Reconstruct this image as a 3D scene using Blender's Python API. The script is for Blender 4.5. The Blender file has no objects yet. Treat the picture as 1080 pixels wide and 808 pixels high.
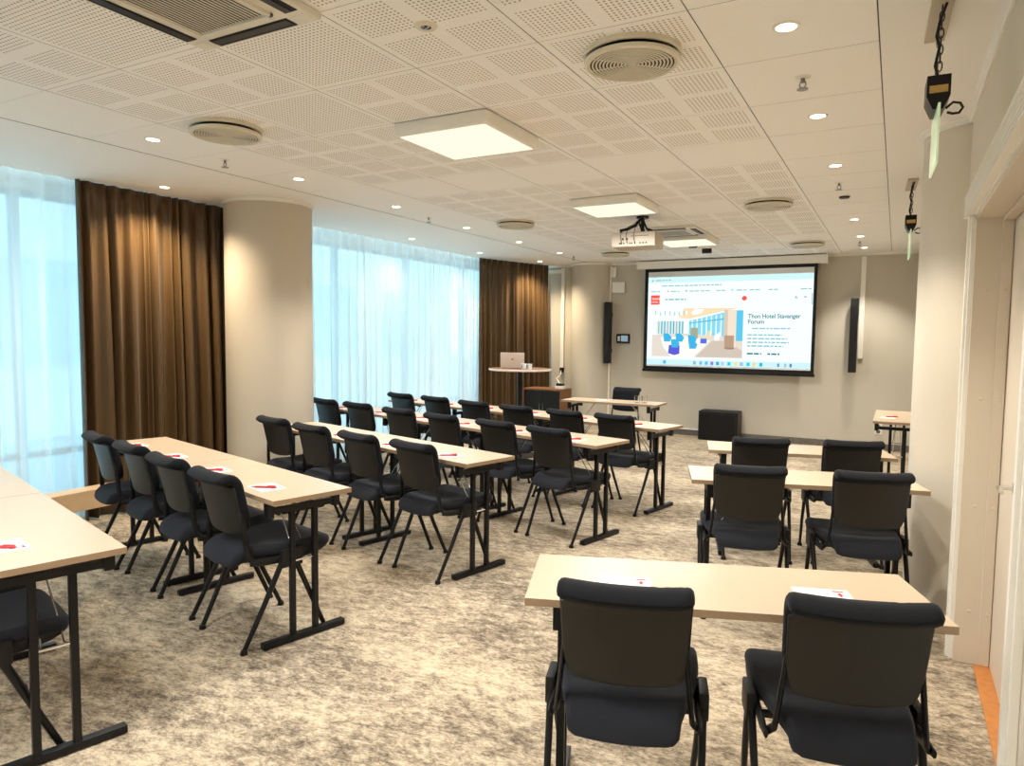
import bpy, bmesh, math, random
from mathutils import Vector, Matrix
random.seed(7)
PI = math.pi
S = bpy.context.scene
COL = S.collection
ZC = 2.69          # ceiling height

# ------------------------------------------------------------------ camera, world, exposure
def make_camera():
    yaw, pitch, roll = -0.502073, -0.0687139, 0.0112033
    f = Vector((math.sin(yaw) * math.cos(pitch), math.cos(yaw) * math.cos(pitch), math.sin(pitch)))
    rt = Vector((math.cos(yaw), -math.sin(yaw), 0)); up = rt.cross(f)
    c, s = math.cos(roll), math.sin(roll)
    r2 = rt * c + up * s; u2 = -rt * s + up * c
    cam = bpy.data.cameras.new('camera'); o = bpy.data.objects.new('camera', cam); COL.objects.link(o)
    m = Matrix((r2, u2, -f)).transposed().to_4x4(); m.translation = Vector((0, 0, 1.52))
    o.matrix_world = m
    cam.sensor_width = 36; cam.lens = 736.7 / 1080 * 36; cam.clip_start = 0.02
    S.camera = o
make_camera()
S.view_settings.view_transform = 'Standard'; S.view_settings.look = 'None'
S.view_settings.exposure = 0.25; S.view_settings.gamma = 1; S.view_settings.use_curve_mapping = False
w = bpy.data.worlds.new('world'); S.world = w; w.use_nodes = True
w.node_tree.nodes['Background'].inputs[0].default_value = (0.63, 0.86, 0.95, 1)
w.node_tree.nodes['Background'].inputs[1].default_value = 3.0
try:
    S.cycles.use_denoising = True
    S.cycles.max_bounces = 8; S.cycles.diffuse_bounces = 5; S.cycles.transparent_max_bounces = 12
    S.cycles.sample_clamp_indirect = 6
    S.cycles.caustics_reflective = False; S.cycles.caustics_refractive = False
except Exception: pass
PANEL_L, PANEL_W, SPOT_W, SPOT_B, SCREEN_L = 0.95, 40.0, 78.0, 140.0, 0.9
# daylight portals in the window openings (they only guide the sky light)
def portal(y0, y1):
    l = bpy.data.lights.new('window_portal', 'AREA'); l.shape = 'RECTANGLE'; l.size = 2.6; l.size_y = y1 - y0
    l.cycles.is_portal = True
    o = bpy.data.objects.new('window_portal', l); COL.objects.link(o)
    o.location = (-5.9, (y0 + y1) / 2, 1.35); o.rotation_euler = (0, -PI / 2, 0)
portal(-1.5, 10.7)

# ------------------------------------------------------------------ materials
MATS = {}
def mat(name, col, rough=0.5, metal=0, sheen=0, noise=0, nscale=40, bump=0, emit=None, es=0, trans=0, coat=0, spec=None, ior=None):
    m = bpy.data.materials.new(name); m.use_nodes = True; nt = m.node_tree; b = nt.nodes['Principled BSDF']
    b.inputs['Base Color'].default_value = (*col, 1); b.inputs['Roughness'].default_value = rough
    b.inputs['Metallic'].default_value = metal
    if sheen: b.inputs['Sheen Weight'].default_value = sheen; b.inputs['Sheen Roughness'].default_value = 0.4
    if emit: b.inputs['Emission Color'].default_value = (*emit, 1); b.inputs['Emission Strength'].default_value = es
    if trans: b.inputs['Transmission Weight'].default_value = trans
    if coat: b.inputs['Coat Weight'].default_value = coat
    if spec is not None: b.inputs['Specular IOR Level'].default_value = spec
    if ior: b.inputs['IOR'].default_value = ior
    if noise or bump:
        tc = nt.nodes.new('ShaderNodeTexCoord'); n = nt.nodes.new('ShaderNodeTexNoise')
        n.inputs['Scale'].default_value = nscale; n.inputs['Detail'].default_value = 4
        nt.links.new(tc.outputs['Object'], n.inputs['Vector'])
        if noise:
            mx = nt.nodes.new('ShaderNodeMixRGB'); mx.blend_type = 'MIX'
            mx.inputs[1].default_value = (*[c * (1 - noise) for c in col], 1)
            mx.inputs[2].default_value = (*[min(1, c * (1 + noise)) for c in col], 1)
            nt.links.new(n.outputs['Fac'], mx.inputs[0]); nt.links.new(mx.outputs[0], b.inputs['Base Color'])
        if bump:
            bp = nt.nodes.new('ShaderNodeBump'); bp.inputs['Strength'].default_value = bump; bp.inputs['Distance'].default_value = 0.002
            nt.links.new(n.outputs['Fac'], bp.inputs['Height']); nt.links.new(bp.outputs[0], b.inputs['Normal'])
    MATS[name] = m
    return m
def emis(name, col, s):
    m = bpy.data.materials.new(name); m.use_nodes = True; nt = m.node_tree; nt.nodes.clear()
    e = nt.nodes.new('ShaderNodeEmission'); e.inputs[0].default_value = (*col, 1); e.inputs[1].default_value = s
    o = nt.nodes.new('ShaderNodeOutputMaterial'); nt.links.new(e.outputs[0], o.inputs[0]); return m

M_ceil = mat('ceiling_paint', (0.92, 0.895, 0.865), 0.8, noise=0.01)
M_groove = mat('ceiling_groove', (0.16, 0.13, 0.10), 0.9)
M_wall = mat('wall_fabric', (0.56, 0.515, 0.43), 0.85, noise=0.03, nscale=120, bump=0.15)
M_wallr = mat('wall_right_paint', (0.68, 0.61, 0.50), 0.7, noise=0.02, nscale=60)
M_col = mat('column_plaster', (0.70, 0.62, 0.50), 0.75, noise=0.025, nscale=90, bump=0.1)
M_white = mat('white_paint', (0.85, 0.82, 0.75), 0.5)
M_trim = mat('door_trim_paint', (0.68, 0.60, 0.49), 0.4)
M_door = mat('door_paint', (0.70, 0.60, 0.48), 0.45)
M_black = mat('black_metal', (0.006, 0.006, 0.007), 0.38, spec=0.3)
M_plast = mat('black_plastic', (0.008, 0.008, 0.008), 0.5, spec=0.3)
M_shell = mat('grey_shell', (0.009, 0.0085, 0.0075), 0.45, noise=0.05, nscale=200, bump=0.1)
M_seat = mat('charcoal_wool_seat', (0.020, 0.022, 0.029), 0.9, sheen=0.08, noise=0.25, nscale=500, bump=0.3, spec=0.2)
M_fab = mat('black_wool', (0.006, 0.007, 0.010), 0.85, sheen=0.06, noise=0.3, nscale=500, bump=0.3, spec=0.2)
M_lam = mat('table_laminate', (0.58, 0.45, 0.32), 0.32, noise=0.03, nscale=25)
M_edge = mat('table_edge_band', (0.36, 0.25, 0.155), 0.5)
M_steel = mat('dull_steel', (0.28, 0.26, 0.24), 0.35, metal=0.6)
M_chrome = mat('chrome', (0.75, 0.75, 0.75), 0.15, metal=1)
M_paper = mat('white_paper', (0.88, 0.88, 0.88), 0.6)
M_red = mat('red_plastic', (0.55, 0.01, 0.02), 0.3)
M_redink = mat('red_ink', (0.6, 0.03, 0.03), 0.6)
M_grille = mat('vent_cream', (0.72, 0.66, 0.53), 0.5)
M_ac = mat('aircon_cream', (0.74, 0.70, 0.60), 0.4)
M_dark = mat('dark_cavity', (0.01, 0.01, 0.01), 0.8)
M_wood = mat('light_wood', (0.62, 0.43, 0.25), 0.45, noise=0.12, nscale=8)
M_walnut = mat('brown_wood', (0.20, 0.095, 0.045), 0.65, spec=0.2, noise=0.2, nscale=12)
M_orange = mat('orange_threshold', (0.50, 0.19, 0.045), 0.4, noise=0.3, nscale=30)
M_glass = mat('clear_glass', (1, 1, 1), 0.02, trans=1.0, ior=1.45)
M_alu = mat('laptop_aluminium', (0.78, 0.70, 0.64), 0.35, metal=0.3)
M_wframe = mat('window_frame_grey', (0.42, 0.47, 0.50), 0.5)
M_brass = mat('brass_plate', (0.55, 0.38, 0.12), 0.4, metal=0.5)
M_cream = mat('projector_cream', (0.50, 0.42, 0.33), 0.45)
M_facade = mat('pale_facade', (0.50, 0.60, 0.66), 0.8)
M_fglass = mat('facade_glass', (0.28, 0.42, 0.52), 0.2)
M_fwarm = mat('facade_warm_panel', (0.95, 0.88, 0.72), 0.8)
M_acryl = mat('green_acrylic', (0.75, 0.88, 0.72), 0.12, emit=(0.6, 0.9, 0.5), es=0.22)
M_pan = emis('panel_light', (1.0, 0.95, 0.72), PANEL_L)
M_spot = emis('downlight_lamp', (1.0, 0.85, 0.62), 14)

def perf_mat():
    m = mat('perforated_board', (0.92, 0.89, 0.855), 0.8); nt = m.node_tree; b = nt.nodes['Principled BSDF']
    tc = nt.nodes.new('ShaderNodeTexCoord')
    sc = nt.nodes.new('ShaderNodeVectorMath'); sc.operation = 'SCALE'; sc.inputs['Scale'].default_value = 1 / 0.0200
    fr = nt.nodes.new('ShaderNodeVectorMath'); fr.operation = 'FRACTION'
    sb = nt.nodes.new('ShaderNodeVectorMath'); sb.operation = 'SUBTRACT'; sb.inputs[1].default_value = (0.5, 0.5, 0)
    ml = nt.nodes.new('ShaderNodeVectorMath'); ml.operation = 'MULTIPLY'; ml.inputs[1].default_value = (1, 1, 0)
    ln = nt.nodes.new('ShaderNodeVectorMath'); ln.operation = 'LENGTH'
    lt = nt.nodes.new('ShaderNodeMath'); lt.operation = 'LESS_THAN'; lt.inputs[1].default_value = 0.24
    mx = nt.nodes.new('ShaderNodeMixRGB'); mx.inputs[1].default_value = (0.92, 0.89, 0.855, 1); mx.inputs[2].default_value = (0.32, 0.26, 0.21, 1)
    L = nt.links.new
    L(tc.outputs['Object'], sc.inputs[0]); L(sc.outputs[0], fr.inputs[0]); L(fr.outputs[0], sb.inputs[0]); L(sb.outputs[0], ml.inputs[0])
    L(ml.outputs[0], ln.inputs[0]); L(ln.outputs['Value'], lt.inputs[0]); L(lt.outputs[0], mx.inputs[0]); L(mx.outputs[0], b.inputs['Base Color'])
    return m
M_perf = perf_mat()

def carpet_mat():
    m = mat('carpet', (0.4, 0.35, 0.28), 0.95, sheen=0.1, spec=0.1); nt = m.node_tree; b = nt.nodes['Principled BSDF']; L = nt.links.new
    tc = nt.nodes.new('ShaderNodeTexCoord')
    mp = nt.nodes.new('ShaderNodeMapping'); mp.inputs['Rotation'].default_value = (0, 0, math.radians(-28)); mp.inputs['Scale'].default_value = (1.0, 1.9, 1)
    L(tc.outputs['Object'], mp.inputs['Vector'])
    def noise(s, d, r=0.6, dist=0.0):
        n = nt.nodes.new('ShaderNodeTexNoise'); n.inputs['Scale'].default_value = s; n.inputs['Detail'].default_value = d
        n.inputs['Roughness'].default_value = r; n.inputs['Distortion'].default_value = dist
        L(mp.outputs[0], n.inputs['Vector']); return n
    def ramp(src, pts):
        r = nt.nodes.new('ShaderNodeValToRGB'); el = r.color_ramp.elements
        el[0].position, el[0].color = pts[0][0], (*pts[0][1], 1); el[1].position, el[1].color = pts[-1][0], (*pts[-1][1], 1)
        for p, c in pts[1:-1]:
            e = el.new(p); e.color = (*c, 1)
        L(src, r.inputs[0]); return r
    n1 = noise(11, 10, 0.85, 0.2); n2 = noise(1.1, 3, 0.55); n3 = noise(48, 4, 0.8)
    ad = nt.nodes.new('ShaderNodeMath'); ad.operation = 'MULTIPLY_ADD'; ad.inputs[1].default_value = 0.38; L(n2.outputs['Fac'], ad.inputs[0]); L(n1.outputs['Fac'], ad.inputs[2])
    ad2 = nt.nodes.new('ShaderNodeMath'); ad2.operation = 'MULTIPLY_ADD'; ad2.inputs[1].default_value = 0.42; L(n3.outputs['Fac'], ad2.inputs[0]); L(ad.outputs[0], ad2.inputs[2])
    r = ramp(ad2.outputs[0], [(0.745, (0.09, 0.070, 0.05)), (0.83, (0.22, 0.175, 0.125)), (0.905, (0.40, 0.325, 0.232)), (1.01, (0.62, 0.515, 0.37))])
    r.color_ramp.interpolation = 'LINEAR'
    L(r.outputs[0], b.inputs['Base Color'])
    bp = nt.nodes.new('ShaderNodeBump'); bp.inputs['Strength'].default_value = 0.4; bp.inputs['Distance'].default_value = 0.004
    nf = noise(350, 2); L(nf.outputs['Fac'], bp.inputs['Height']); L(bp.outputs[0], b.inputs['Normal'])
    return m
M_carpet = carpet_mat()
M_skirt = mat('carpet_skirting', (0.16, 0.14, 0.12), 0.95, noise=0.5, nscale=30)

def curtain_mat():
    m = mat('brown_satin', (0.088, 0.050, 0.019), 0.34, sheen=0.1, noise=0.12, nscale=60, bump=0.2)
    return m
M_curt = curtain_mat()
def sheer_mat():
    m = bpy.data.materials.new('sheer_voile'); m.use_nodes = True; nt = m.node_tree; nt.nodes.clear(); L = nt.links.new
    o = nt.nodes.new('ShaderNodeOutputMaterial'); tr = nt.nodes.new('ShaderNodeBsdfTransparent'); tl = nt.nodes.new('ShaderNodeBsdfTranslucent')
    df = nt.nodes.new('ShaderNodeBsdfDiffuse'); m1 = nt.nodes.new('ShaderNodeMixShader'); m2 = nt.nodes.new('ShaderNodeMixShader')
    tl.inputs[0].default_value = (0.93, 0.96, 0.98, 1); df.inputs[0].default_value = (0.85, 0.88, 0.9, 1)
    lw = nt.nodes.new('ShaderNodeLayerWeight'); lw.inputs[0].default_value = 0.35
    mr = nt.nodes.new('ShaderNodeMapRange'); mr.inputs[3].default_value = 0.68; mr.inputs[4].default_value = 0.99
    L(lw.outputs['Facing'], mr.inputs[0])
    m1.inputs[0].default_value = 0.3; L(tl.outputs[0], m1.inputs[1]); L(df.outputs[0], m1.inputs[2])
    L(mr.outputs[0], m2.inputs[0]); L(tr.outputs[0], m2.inputs[1]); L(m1.outputs[0], m2.inputs[2]); L(m2.outputs[0], o.inputs[0])
    return m
M_sheer = sheer_mat()

# ------------------------------------------------------------------ helpers
def obj(name, bm, m, parent=None, smooth=False, loc=None):
    me = bpy.data.meshes.new(name)
    bmesh.ops.recalc_face_normals(bm, faces=bm.faces[:])
    bm.to_mesh(me); bm.free()
    for x in (m if isinstance(m, (list, tuple)) else [m]): me.materials.append(x)
    if smooth:
        for p in me.polygons: p.use_smooth = True
        try: me.set_sharp_from_angle(angle=math.radians(40))
        except Exception: pass
    o = bpy.data.objects.new(name, me); COL.objects.link(o)
    if parent: o.parent = parent
    if loc: o.location = loc
    return o
def tag(o, label=None, cat=None, group=None, kind=None):
    if label: o['label'] = label
    if cat: o['category'] = cat
    if group: o['group'] = group
    if kind: o['kind'] = kind
    return o
def empty(name, loc, rz=0):
    o = bpy.data.objects.new(name, None); o.empty_display_size = 0.1; COL.objects.link(o)
    o.location = loc; o.rotation_euler = (0, 0, rz); return o
def struct(name, bm, m, parent=None, smooth=False):
    o = obj(name, bm, m, parent, smooth)
    if not parent: o['kind'] = 'structure'
    return o
def copy_tree(o, parent=None):
    c = o.copy(); COL.objects.link(c)
    if parent: c.parent = parent
    for ch in o.children: copy_tree(ch, c)
    return c
def B(): return bmesh.new()
def box(bm, x0, x1, y0, y1, z0, z1, bev=0, mi=0, M=None):
    vs = [bm.verts.new((x, y, z)) for x in (x0, x1) for y in (y0, y1) for z in (z0, z1)]
    idx = [(0, 1, 3, 2), (4, 6, 7, 5), (0, 4, 5, 1), (2, 3, 7, 6), (0, 2, 6, 4), (1, 5, 7, 3)]
    fs = [bm.faces.new([vs[i] for i in t]) for t in idx]
    for f in fs: f.material_index = mi
    if bev:
        es = list({e for f in fs for e in f.edges})
        r = bmesh.ops.bevel(bm, geom=es, offset=bev, segments=2, affect='EDGES', profile=0.6)
        for f in r['faces']: f.material_index = mi
        vs = list({v for f in fs if f.is_valid for v in f.verts} | {v for f in r['faces'] for v in f.verts})
    if M is not None: bmesh.ops.transform(bm, matrix=M, verts=vs)
    return vs
def tube(bm, pts, r, n=10, flat=1.0, mi=0, closed=False, cap=True, side=None):
    pts = [Vector(p) for p in pts]; k = len(pts); rings = []
    prev = None
    for i, p in enumerate(pts):
        if closed: d = pts[(i + 1) % k] - pts[i - 1]
        elif i == 0: d = pts[1] - p
        elif i == k - 1: d = p - pts[i - 1]
        else: d = (pts[i + 1] - p).normalized() + (p - pts[i - 1]).normalized()
        d.normalize()
        a = Vector(side) if side else (prev if prev is not None else (Vector((0, 0, 1)) if abs(d.z) < 0.9 else Vector((1, 0, 0))))
        a = (a - d * a.dot(d)).normalized(); b = d.cross(a); prev = a
        rr = r[i] if isinstance(r, (list, tuple)) else r
        rings.append([bm.verts.new(p + a * math.cos(2 * PI * j / n) * rr + b * math.sin(2 * PI * j / n) * rr * flat) for j in range(n)])
    m = k if closed else k - 1
    for i in range(m):
        A, Bq = rings[i], rings[(i + 1) % k]
        for j in range(n):
            f = bm.faces.new((A[j], A[(j + 1) % n], Bq[(j + 1) % n], Bq[j])); f.material_index = mi
    if cap and not closed:
        for rg in (rings[0][::-1], rings[-1]):
            f = bm.faces.new(rg); f.material_index = mi
def lathe(bm, prof, n=32, c=(0, 0, 0), mi=0, mats=None, M=None):
    rings = []
    for r, z in prof:
        if r < 1e-6: rings.append([bm.verts.new((c[0], c[1], c[2] + z))])
        else: rings.append([bm.verts.new((c[0] + r * math.cos(2 * PI * j / n), c[1] + r * math.sin(2 * PI * j / n), c[2] + z)) for j in range(n)])
    for i in range(len(rings) - 1):
        A, Bq = rings[i], rings[i + 1]
        for j in range(n):
            j2 = (j + 1) % n
            if len(A) == 1 and len(Bq) == 1: continue
            if len(A) == 1: f = bm.faces.new((A[0], Bq[j2], Bq[j]))
            elif len(Bq) == 1: f = bm.faces.new((A[j], A[j2], Bq[0]))
            else: f = bm.faces.new((A[j], A[j2], Bq[j2], Bq[j]))
            f.material_index = mats[i] if mats else mi
    if M is not None: bmesh.ops.transform(bm, matrix=M, verts=[v for rg in rings for v in rg])
def cyl(bm, x, y, z0, z1, r, n=20, mi=0): lathe(bm, [(0, z0), (r, z0), (r, z1), (0, z1)], n, (x, y, 0), mi)
def rect_outline(N, e=5.0):
    rho = min(0.9, 1.45 / e); a = 1 - rho; seg = 2 * a; arc = rho * PI / 2; per = 4 * (seg + arc); out = []
    for i in range(N):
        d = per * (i + 0.5) / N; k = int(d // (seg + arc)); t = d - k * (seg + arc)
        if t < seg: x, y = 1.0, -a + t
        else:
            g = (t - seg) / rho; x, y = a + rho * math.cos(g), a + rho * math.sin(g)
        c, q = [(1, 0), (0, 1), (-1, 0), (0, -1)][k % 4]
        out.append((x * c - y * q, x * q + y * c))
    return out
def pad(bm, fn, thick, N=40, e=5.0, rnd=0.06):
    """closed rounded pad; fn(u,v,n)->point, u,v in [-1,1], n in metres from mid surface"""
    ol = rect_outline(N, e); h = thick / 2; rings = []
    prof = [(q, h) for q in (0.0, 0.15, 0.3, 0.45, 0.6, 0.7, 0.8, 0.87)]
    for k in range(0, 7):
        a = PI / 2 - PI * k / 6; prof.append((1 - rnd + rnd * math.cos(a), h * math.sin(a)))
    prof += [(q, -h) for q in (0.87, 0.8, 0.7, 0.6, 0.45, 0.3, 0.15, 0.0)]
    for s, n in prof:
        if s == 0: rings.append([bm.verts.new(fn(0, 0, n))])
        else: rings.append([bm.verts.new(fn(u * s, v * s, n)) for u, v in ol])
    for i in range(len(rings) - 1):
        A, Bq = rings[i], rings[i + 1]
        for j in range(N):
            j2 = (j + 1) % N
            if len(A) == 1: bm.faces.new((A[0], Bq[j], Bq[j2]))
            elif len(Bq) == 1: bm.faces.new((A[j], Bq[0], A[j2]))
            else: bm.faces.new((A[j], Bq[j], Bq[j2], A[j2]))

# ------------------------------------------------------------------ room shell
YB, YR = 10.75, -2.2       # screen wall, wall behind the camera
XW, XR = -5.95, 0.30       # window wall, right wall
GX = [-0.11 - 0.6 * i for i in range(7)]     # long seams A..G
b = B(); box(b, -6.2, 0.75, YR - 0.2, YB + 0.3, -0.1, 0.0); struct('floor', b, M_carpet)

def ceiling():
    b = B()
    box(b, -6.2, 0.75, YR - 0.2, YB + 0.3, ZC + 0.012, ZC + 0.15, mi=1)
    def plate(x0, x1, y0, y1, kind, gx=0.0025, gy=0.0012):
        x0, x1, y0, y1 = x0 + gx, x1 - gx, y0 + gy, y1 - gy
        def q(a, bb, c, d, mi):
            f = b.faces.new([b.verts.new((a, c, ZC)), b.verts.new((bb, c, ZC)), b.verts.new((bb, d, ZC)), b.verts.new((a, d, ZC))]); f.material_index = mi
        if kind == 'P': q(x0, x1, y0, y1, 0)
        else:
            w, h = x1 - x0, y1 - y0
            if kind == 'F': us = [0, 0.03, w - 0.03, w]; vs = [0, 0.03, h - 0.03, h]
            else:
                us = [0, 0.035, w / 2 - 0.028, w / 2 + 0.028, w - 0.035, w]; vs = [0, 0.035, h / 2 - 0.028, h / 2 + 0.028, h - 0.035, h]
            for i in range(len(us) - 1):
                for j in range(len(vs) - 1):
                    q(x0 + us[i], x0 + us[i + 1], y0 + vs[j], y0 + vs[j + 1], 2 if (i % 2 and j % 2) else 0)
        for a, bb, c, d in ((x0, x1, y0, y0), (x0, x1, y1, y1), (x0, x0, y0, y1), (x1, x1, y0, y1)):
            f = b.faces.new([b.verts.new((a, c, ZC)), b.verts.new((bb, d, ZC)), b.verts.new((bb, d, ZC + 0.012)), b.verts.new((a, c, ZC + 0.012))]); f.material_index = 1
    j0, j1 = -9, 13
    for j in range(j0, j1):
        ya, yb = 3.17 + 0.6 * j, min(3.17 + 0.6 * (j + 1), YB + 0.05)
        if ya > YB: break
        for i in range(6):
            k = 'P' if i == 0 else TILE(i - 1, j)
            plate(GX[i + 1], GX[i], ya, yb, k, 0.002)
        plate(-4.40, GX[6], ya, yb, 'P', 0.003, 0.0006)
    plate(-6.0, -4.405, YR, YB + 0.05, 'P', 0.004)
    plate(GX[0], 0.6, YR, YB + 0.05, 'P', 0.0025)
    struct('ceiling', b, [M_ceil, M_groove, M_perf])
FULL = {(2, -2), (3, -1), (3, -3), (1, -5), (2, -6)}
PLAIN = {(1, 5), (2, 5), (0, 9), (1, 10), (3, 9)}
def TILE(c, j):
    if j == 2 or (c, j) in PLAIN: return 'P'
    if (c, j) in FULL: return 'F'
    return 'Q'
ceiling()

b = B(); box(b, -6.2, 0.75, YB, YB + 0.2, 0, ZC + 0.1); struct('wall_back', b, M_wall)
b = B(); box(b, -6.2, 0.75, YR - 0.2, YR, 0, ZC + 0.1); struct('wall_rear', b, M_wall)
# right wall with a recessed double-door opening between Y 2.42 and 3.86
DY0, DY1, DZ, DX = 2.17, 3.86, 2.09, 0.44
b = B()
box(b, XR, 0.75, YR, DY0, 0, ZC + 0.1); box(b, XR, 0.75, DY1, YB, 0, ZC + 0.1); box(b, XR, 0.75, DY0, DY1, DZ, ZC + 0.1)
struct('wall_right', b, M_wallr)
# window wall: low plinth and header; the openings hold the windows
b = B(); box(b, -6.15, -5.95, YR, YB, 0, 0.06); box(b, -6.15, -5.95, YR, YB, 2.60, ZC + 0.1)
box(b, -6.15, -5.95, 4.2, 5.0, 0.06, 2.6)
struct('wall_left', b, M_white)
def window(n, y0, y1, k):
    fr = B(); t = 0.05
    for i in range(k + 1):
        y = y0 + (y1 - y0 - t) * i / k; box(fr, -6.05, -5.97, y, y + t, 0.06, 2.6)
    for z in (0.06, 0.50, 2.55): box(fr, -6.045, -5.975, y0, y1, z, z + 0.05)
    f = struct('window_%d' % n, fr, M_wframe)
    g = B(); box(g, -6.02, -6.01, y0 + 0.01, y1 - 0.01, 0.08, 2.58)
    m = MATS.get('thin_glass')
    if not m:
        m = bpy.data.materials.new('thin_glass'); m.use_nodes = True; nt = m.node_tree; nt.nodes.clear()
        o = nt.nodes.new('ShaderNodeOutputMaterial'); t1 = nt.nodes.new('ShaderNodeBsdfTransparent'); g1 = nt.nodes.new('ShaderNodeBsdfGlossy'); mx = nt.nodes.new('ShaderNodeMixShader')
        g1.inputs['Roughness'].default_value = 0.02; t1.inputs[0].default_value = (0.93, 0.98, 0.97, 1); mx.inputs[0].default_value = 0.06
        nt.links.new(t1.outputs[0], mx.inputs[1]); nt.links.new(g1.outputs[0], mx.inputs[2]); nt.links.new(mx.outputs[0], o.inputs[0]); MATS['thin_glass'] = m
    obj('pane', g, m, f)
window(1, -2.1, 4.2, 5); window(2, 5.0, 10.7, 4)

# columns
def column(x, y, r, m=M_col, collar=True):
    b = B(); lathe(b, [(r, 0), (r, ZC)], 72, (x, y, 0))
    c = struct('column', b, m, smooth=True)
    if collar:
        b = B(); lathe(b, [(r - .002, ZC - 0.035), (r + 0.012, ZC - 0.033), (r + 0.016, ZC - 0.002), (r - .002, ZC - 0.001)], 72, (x, y, 0))
        obj('collar', b, M_white, c, smooth=True)
    return c
column(-5.11, 4.62, 0.385, mat('round_column_plaster', (0.55, 0.49, 0.40), 0.7, noise=0.025, nscale=90, bump=0.1))
column(-4.43, 10.80, 0.345, M_wall)
column(0.492, 4.78, 0.40, M_wallr, False)

# baseboards / trims
b = B(); box(b, -4.2, XR, YB - 0.012, YB, 0, 0.09); struct('baseboard_back', b, M_skirt)
b = B(); box(b, XR - 0.012, XR, 5.2, YB - 0.012, 0, 0.09); struct('baseboard_right', b, M_skirt)
b = B(); box(b, -4.2, -2.62, YB - 0.035, YB - 0.012, 0.09, 0.115); struct('trim_1', b, M_white)   # white cable duct along the skirting
b = B()
prof = [(0, 0), (0.03, 0), (0.03, -0.008), (0.014, -0.018), (0.01, -0.034), (0, -0.034)]
def cornice(bm, p0, p1, nrm):
    A = [bm.verts.new((p0[0] + nrm[0] * a, p0[1] + nrm[1] * a, ZC + z)) for a, z in prof]
    C = [bm.verts.new((p1[0] + nrm[0] * a, p1[1] + nrm[1] * a, ZC + z)) for a, z in prof]
    for i in range(len(prof)):
        j = (i + 1) % len(prof); bm.faces.new((A[i], A[j], C[j], C[i]))
    bm.faces.new(A); bm.faces.new(C[::-1])
cornice(b, (-5.6, YB), (XR, YB), (0, -1)); struct('trim_2', b, M_white)
b = B(); cornice(b, (XR, YR), (XR, 4.43), (-1, 0)); cornice(b, (XR, 5.13), (XR, YB), (-1, 0)); struct('trim_3', b, M_white)
# cornice hugging the right column
b = B(); n = 40
A = []
for i in range(n + 1):
    t = math.radians(178 + 64 * i / n); d = (math.cos(t), math.sin(t))
    A.append([b.verts.new((0.492 + d[0] * (0.40 + a), 4.78 + d[1] * (0.40 + a), ZC + z)) for a, z in prof])
for i in range(n):
    for k in range(len(prof)): b.faces.new((A[i][k], A[i][(k + 1) % 6], A[i + 1][(k + 1) % 6], A[i + 1][k]))
struct('trim_4', b, M_white, smooth=True)
# panel frame in the far left corner
b = B(); 
box(b, -5.26, -5.20, YB - 0.03, YB, 0, 2.60); box(b, -5.26, -4.92, YB - 0.03, YB, 2.56, 2.62)
struct('trim_5', b, M_white)

# door surround (right)
b = B()
for y0, y1 in ((DY1, DY1 + 0.14), (DY0 - 0.14, DY0)):
    box(b, XR - 0.022, XR, y0, y1, 0, DZ, 0.003); box(b, XR - 0.034, XR - 0.02, y0 + 0.02, y1 - 0.09, 0, DZ, 0.003)
box(b, XR - 0.012, XR - .0, DY0 - .14, DY1 + 0.14, DZ, DZ + 0.11, 0.003)
for k in range(7): box(b, XR - 0.045, XR - 0.01, DY0 - 0.14, DY1 + 0.14, DZ + 0.006 + k * 0.015, DZ + 0.016 + k * 0.015, 0.002)
struct('trim_6', b, M_white)
b = B()
box(b, XR - 0.004, DX + 0.05, DY1 - 0.018, DY1 + .002, 0, DZ); box(b, XR - 0.004, DX + 0.05, DY0 - .002, DY0 + 0.018, 0, DZ); box(b, XR - 0.004, DX + 0.05, DY0, DY1, DZ - 0.018, DZ + .002)
box(b, DX - 0.045, DX - 0.003, DY1 - 0.034, DY1 - 0.018, 0, DZ - 0.018, 0.002); box(b, DX - 0.045, DX - 0.003, DY0 + 0.018, DY0 + 0.034, 0, DZ - 0.018, 0.002)
box(b, DX - 0.045, DX - 0.003, DY0 + 0.034, DY1 - 0.034, DZ - 0.034, DZ - 0.018, 0.002)
for z in (0.25, 0.75, 1.25, 1.75):
    for x in (XR + 0.05, DX - 0.02):
        lathe(b, [(0, 0.003), (0.006, 0.002), (0.008, 0)], 12, M=Matrix.Translation((x, DY1 - (0.034 if x > DX - .03 else 0.018), z)) @ Matrix.Rotation(PI / 2, 4, 'X'))
struct('trim_7', b, M_trim)
ym = (DY0 + DY1) / 2
for n, (y0, y1) in enumerate(((DY0 + 0.02, ym - 0.002), (ym + 0.002, DY1 - 0.02))):
    b = B(); box(b, DX, DX + 0.045, y0, y1, 0.008, DZ - 0.022, 0.002); d = struct('door_%d' % (n + 1), b, M_door)
    if n == 1:
        h = B(); yh = 3.38
        tube(h, [(DX, yh, 0.93), (DX - 0.05, yh, 0.93), (DX - 0.058, yh - 0.012, 0.93), (DX - 0.058, yh - 0.11, 0.93)], 0.009)
        lathe(h, [(0, 0), (0.026, 0), (0.026, 0.008), (0, 0.008)], 20, M=Matrix.Translation((DX, yh, 0.93)) @ Matrix.Rotation(-PI / 2, 4, 'Y'))
        obj('door_handle', h, M_chrome, d, smooth=True)
b = B(); box(b, 0.375, DX + 0.03, DY0 + 0.018, DY1 - 0.034, 0, 0.008, 0.001); struct('trim_8', b, M_orange)

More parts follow.
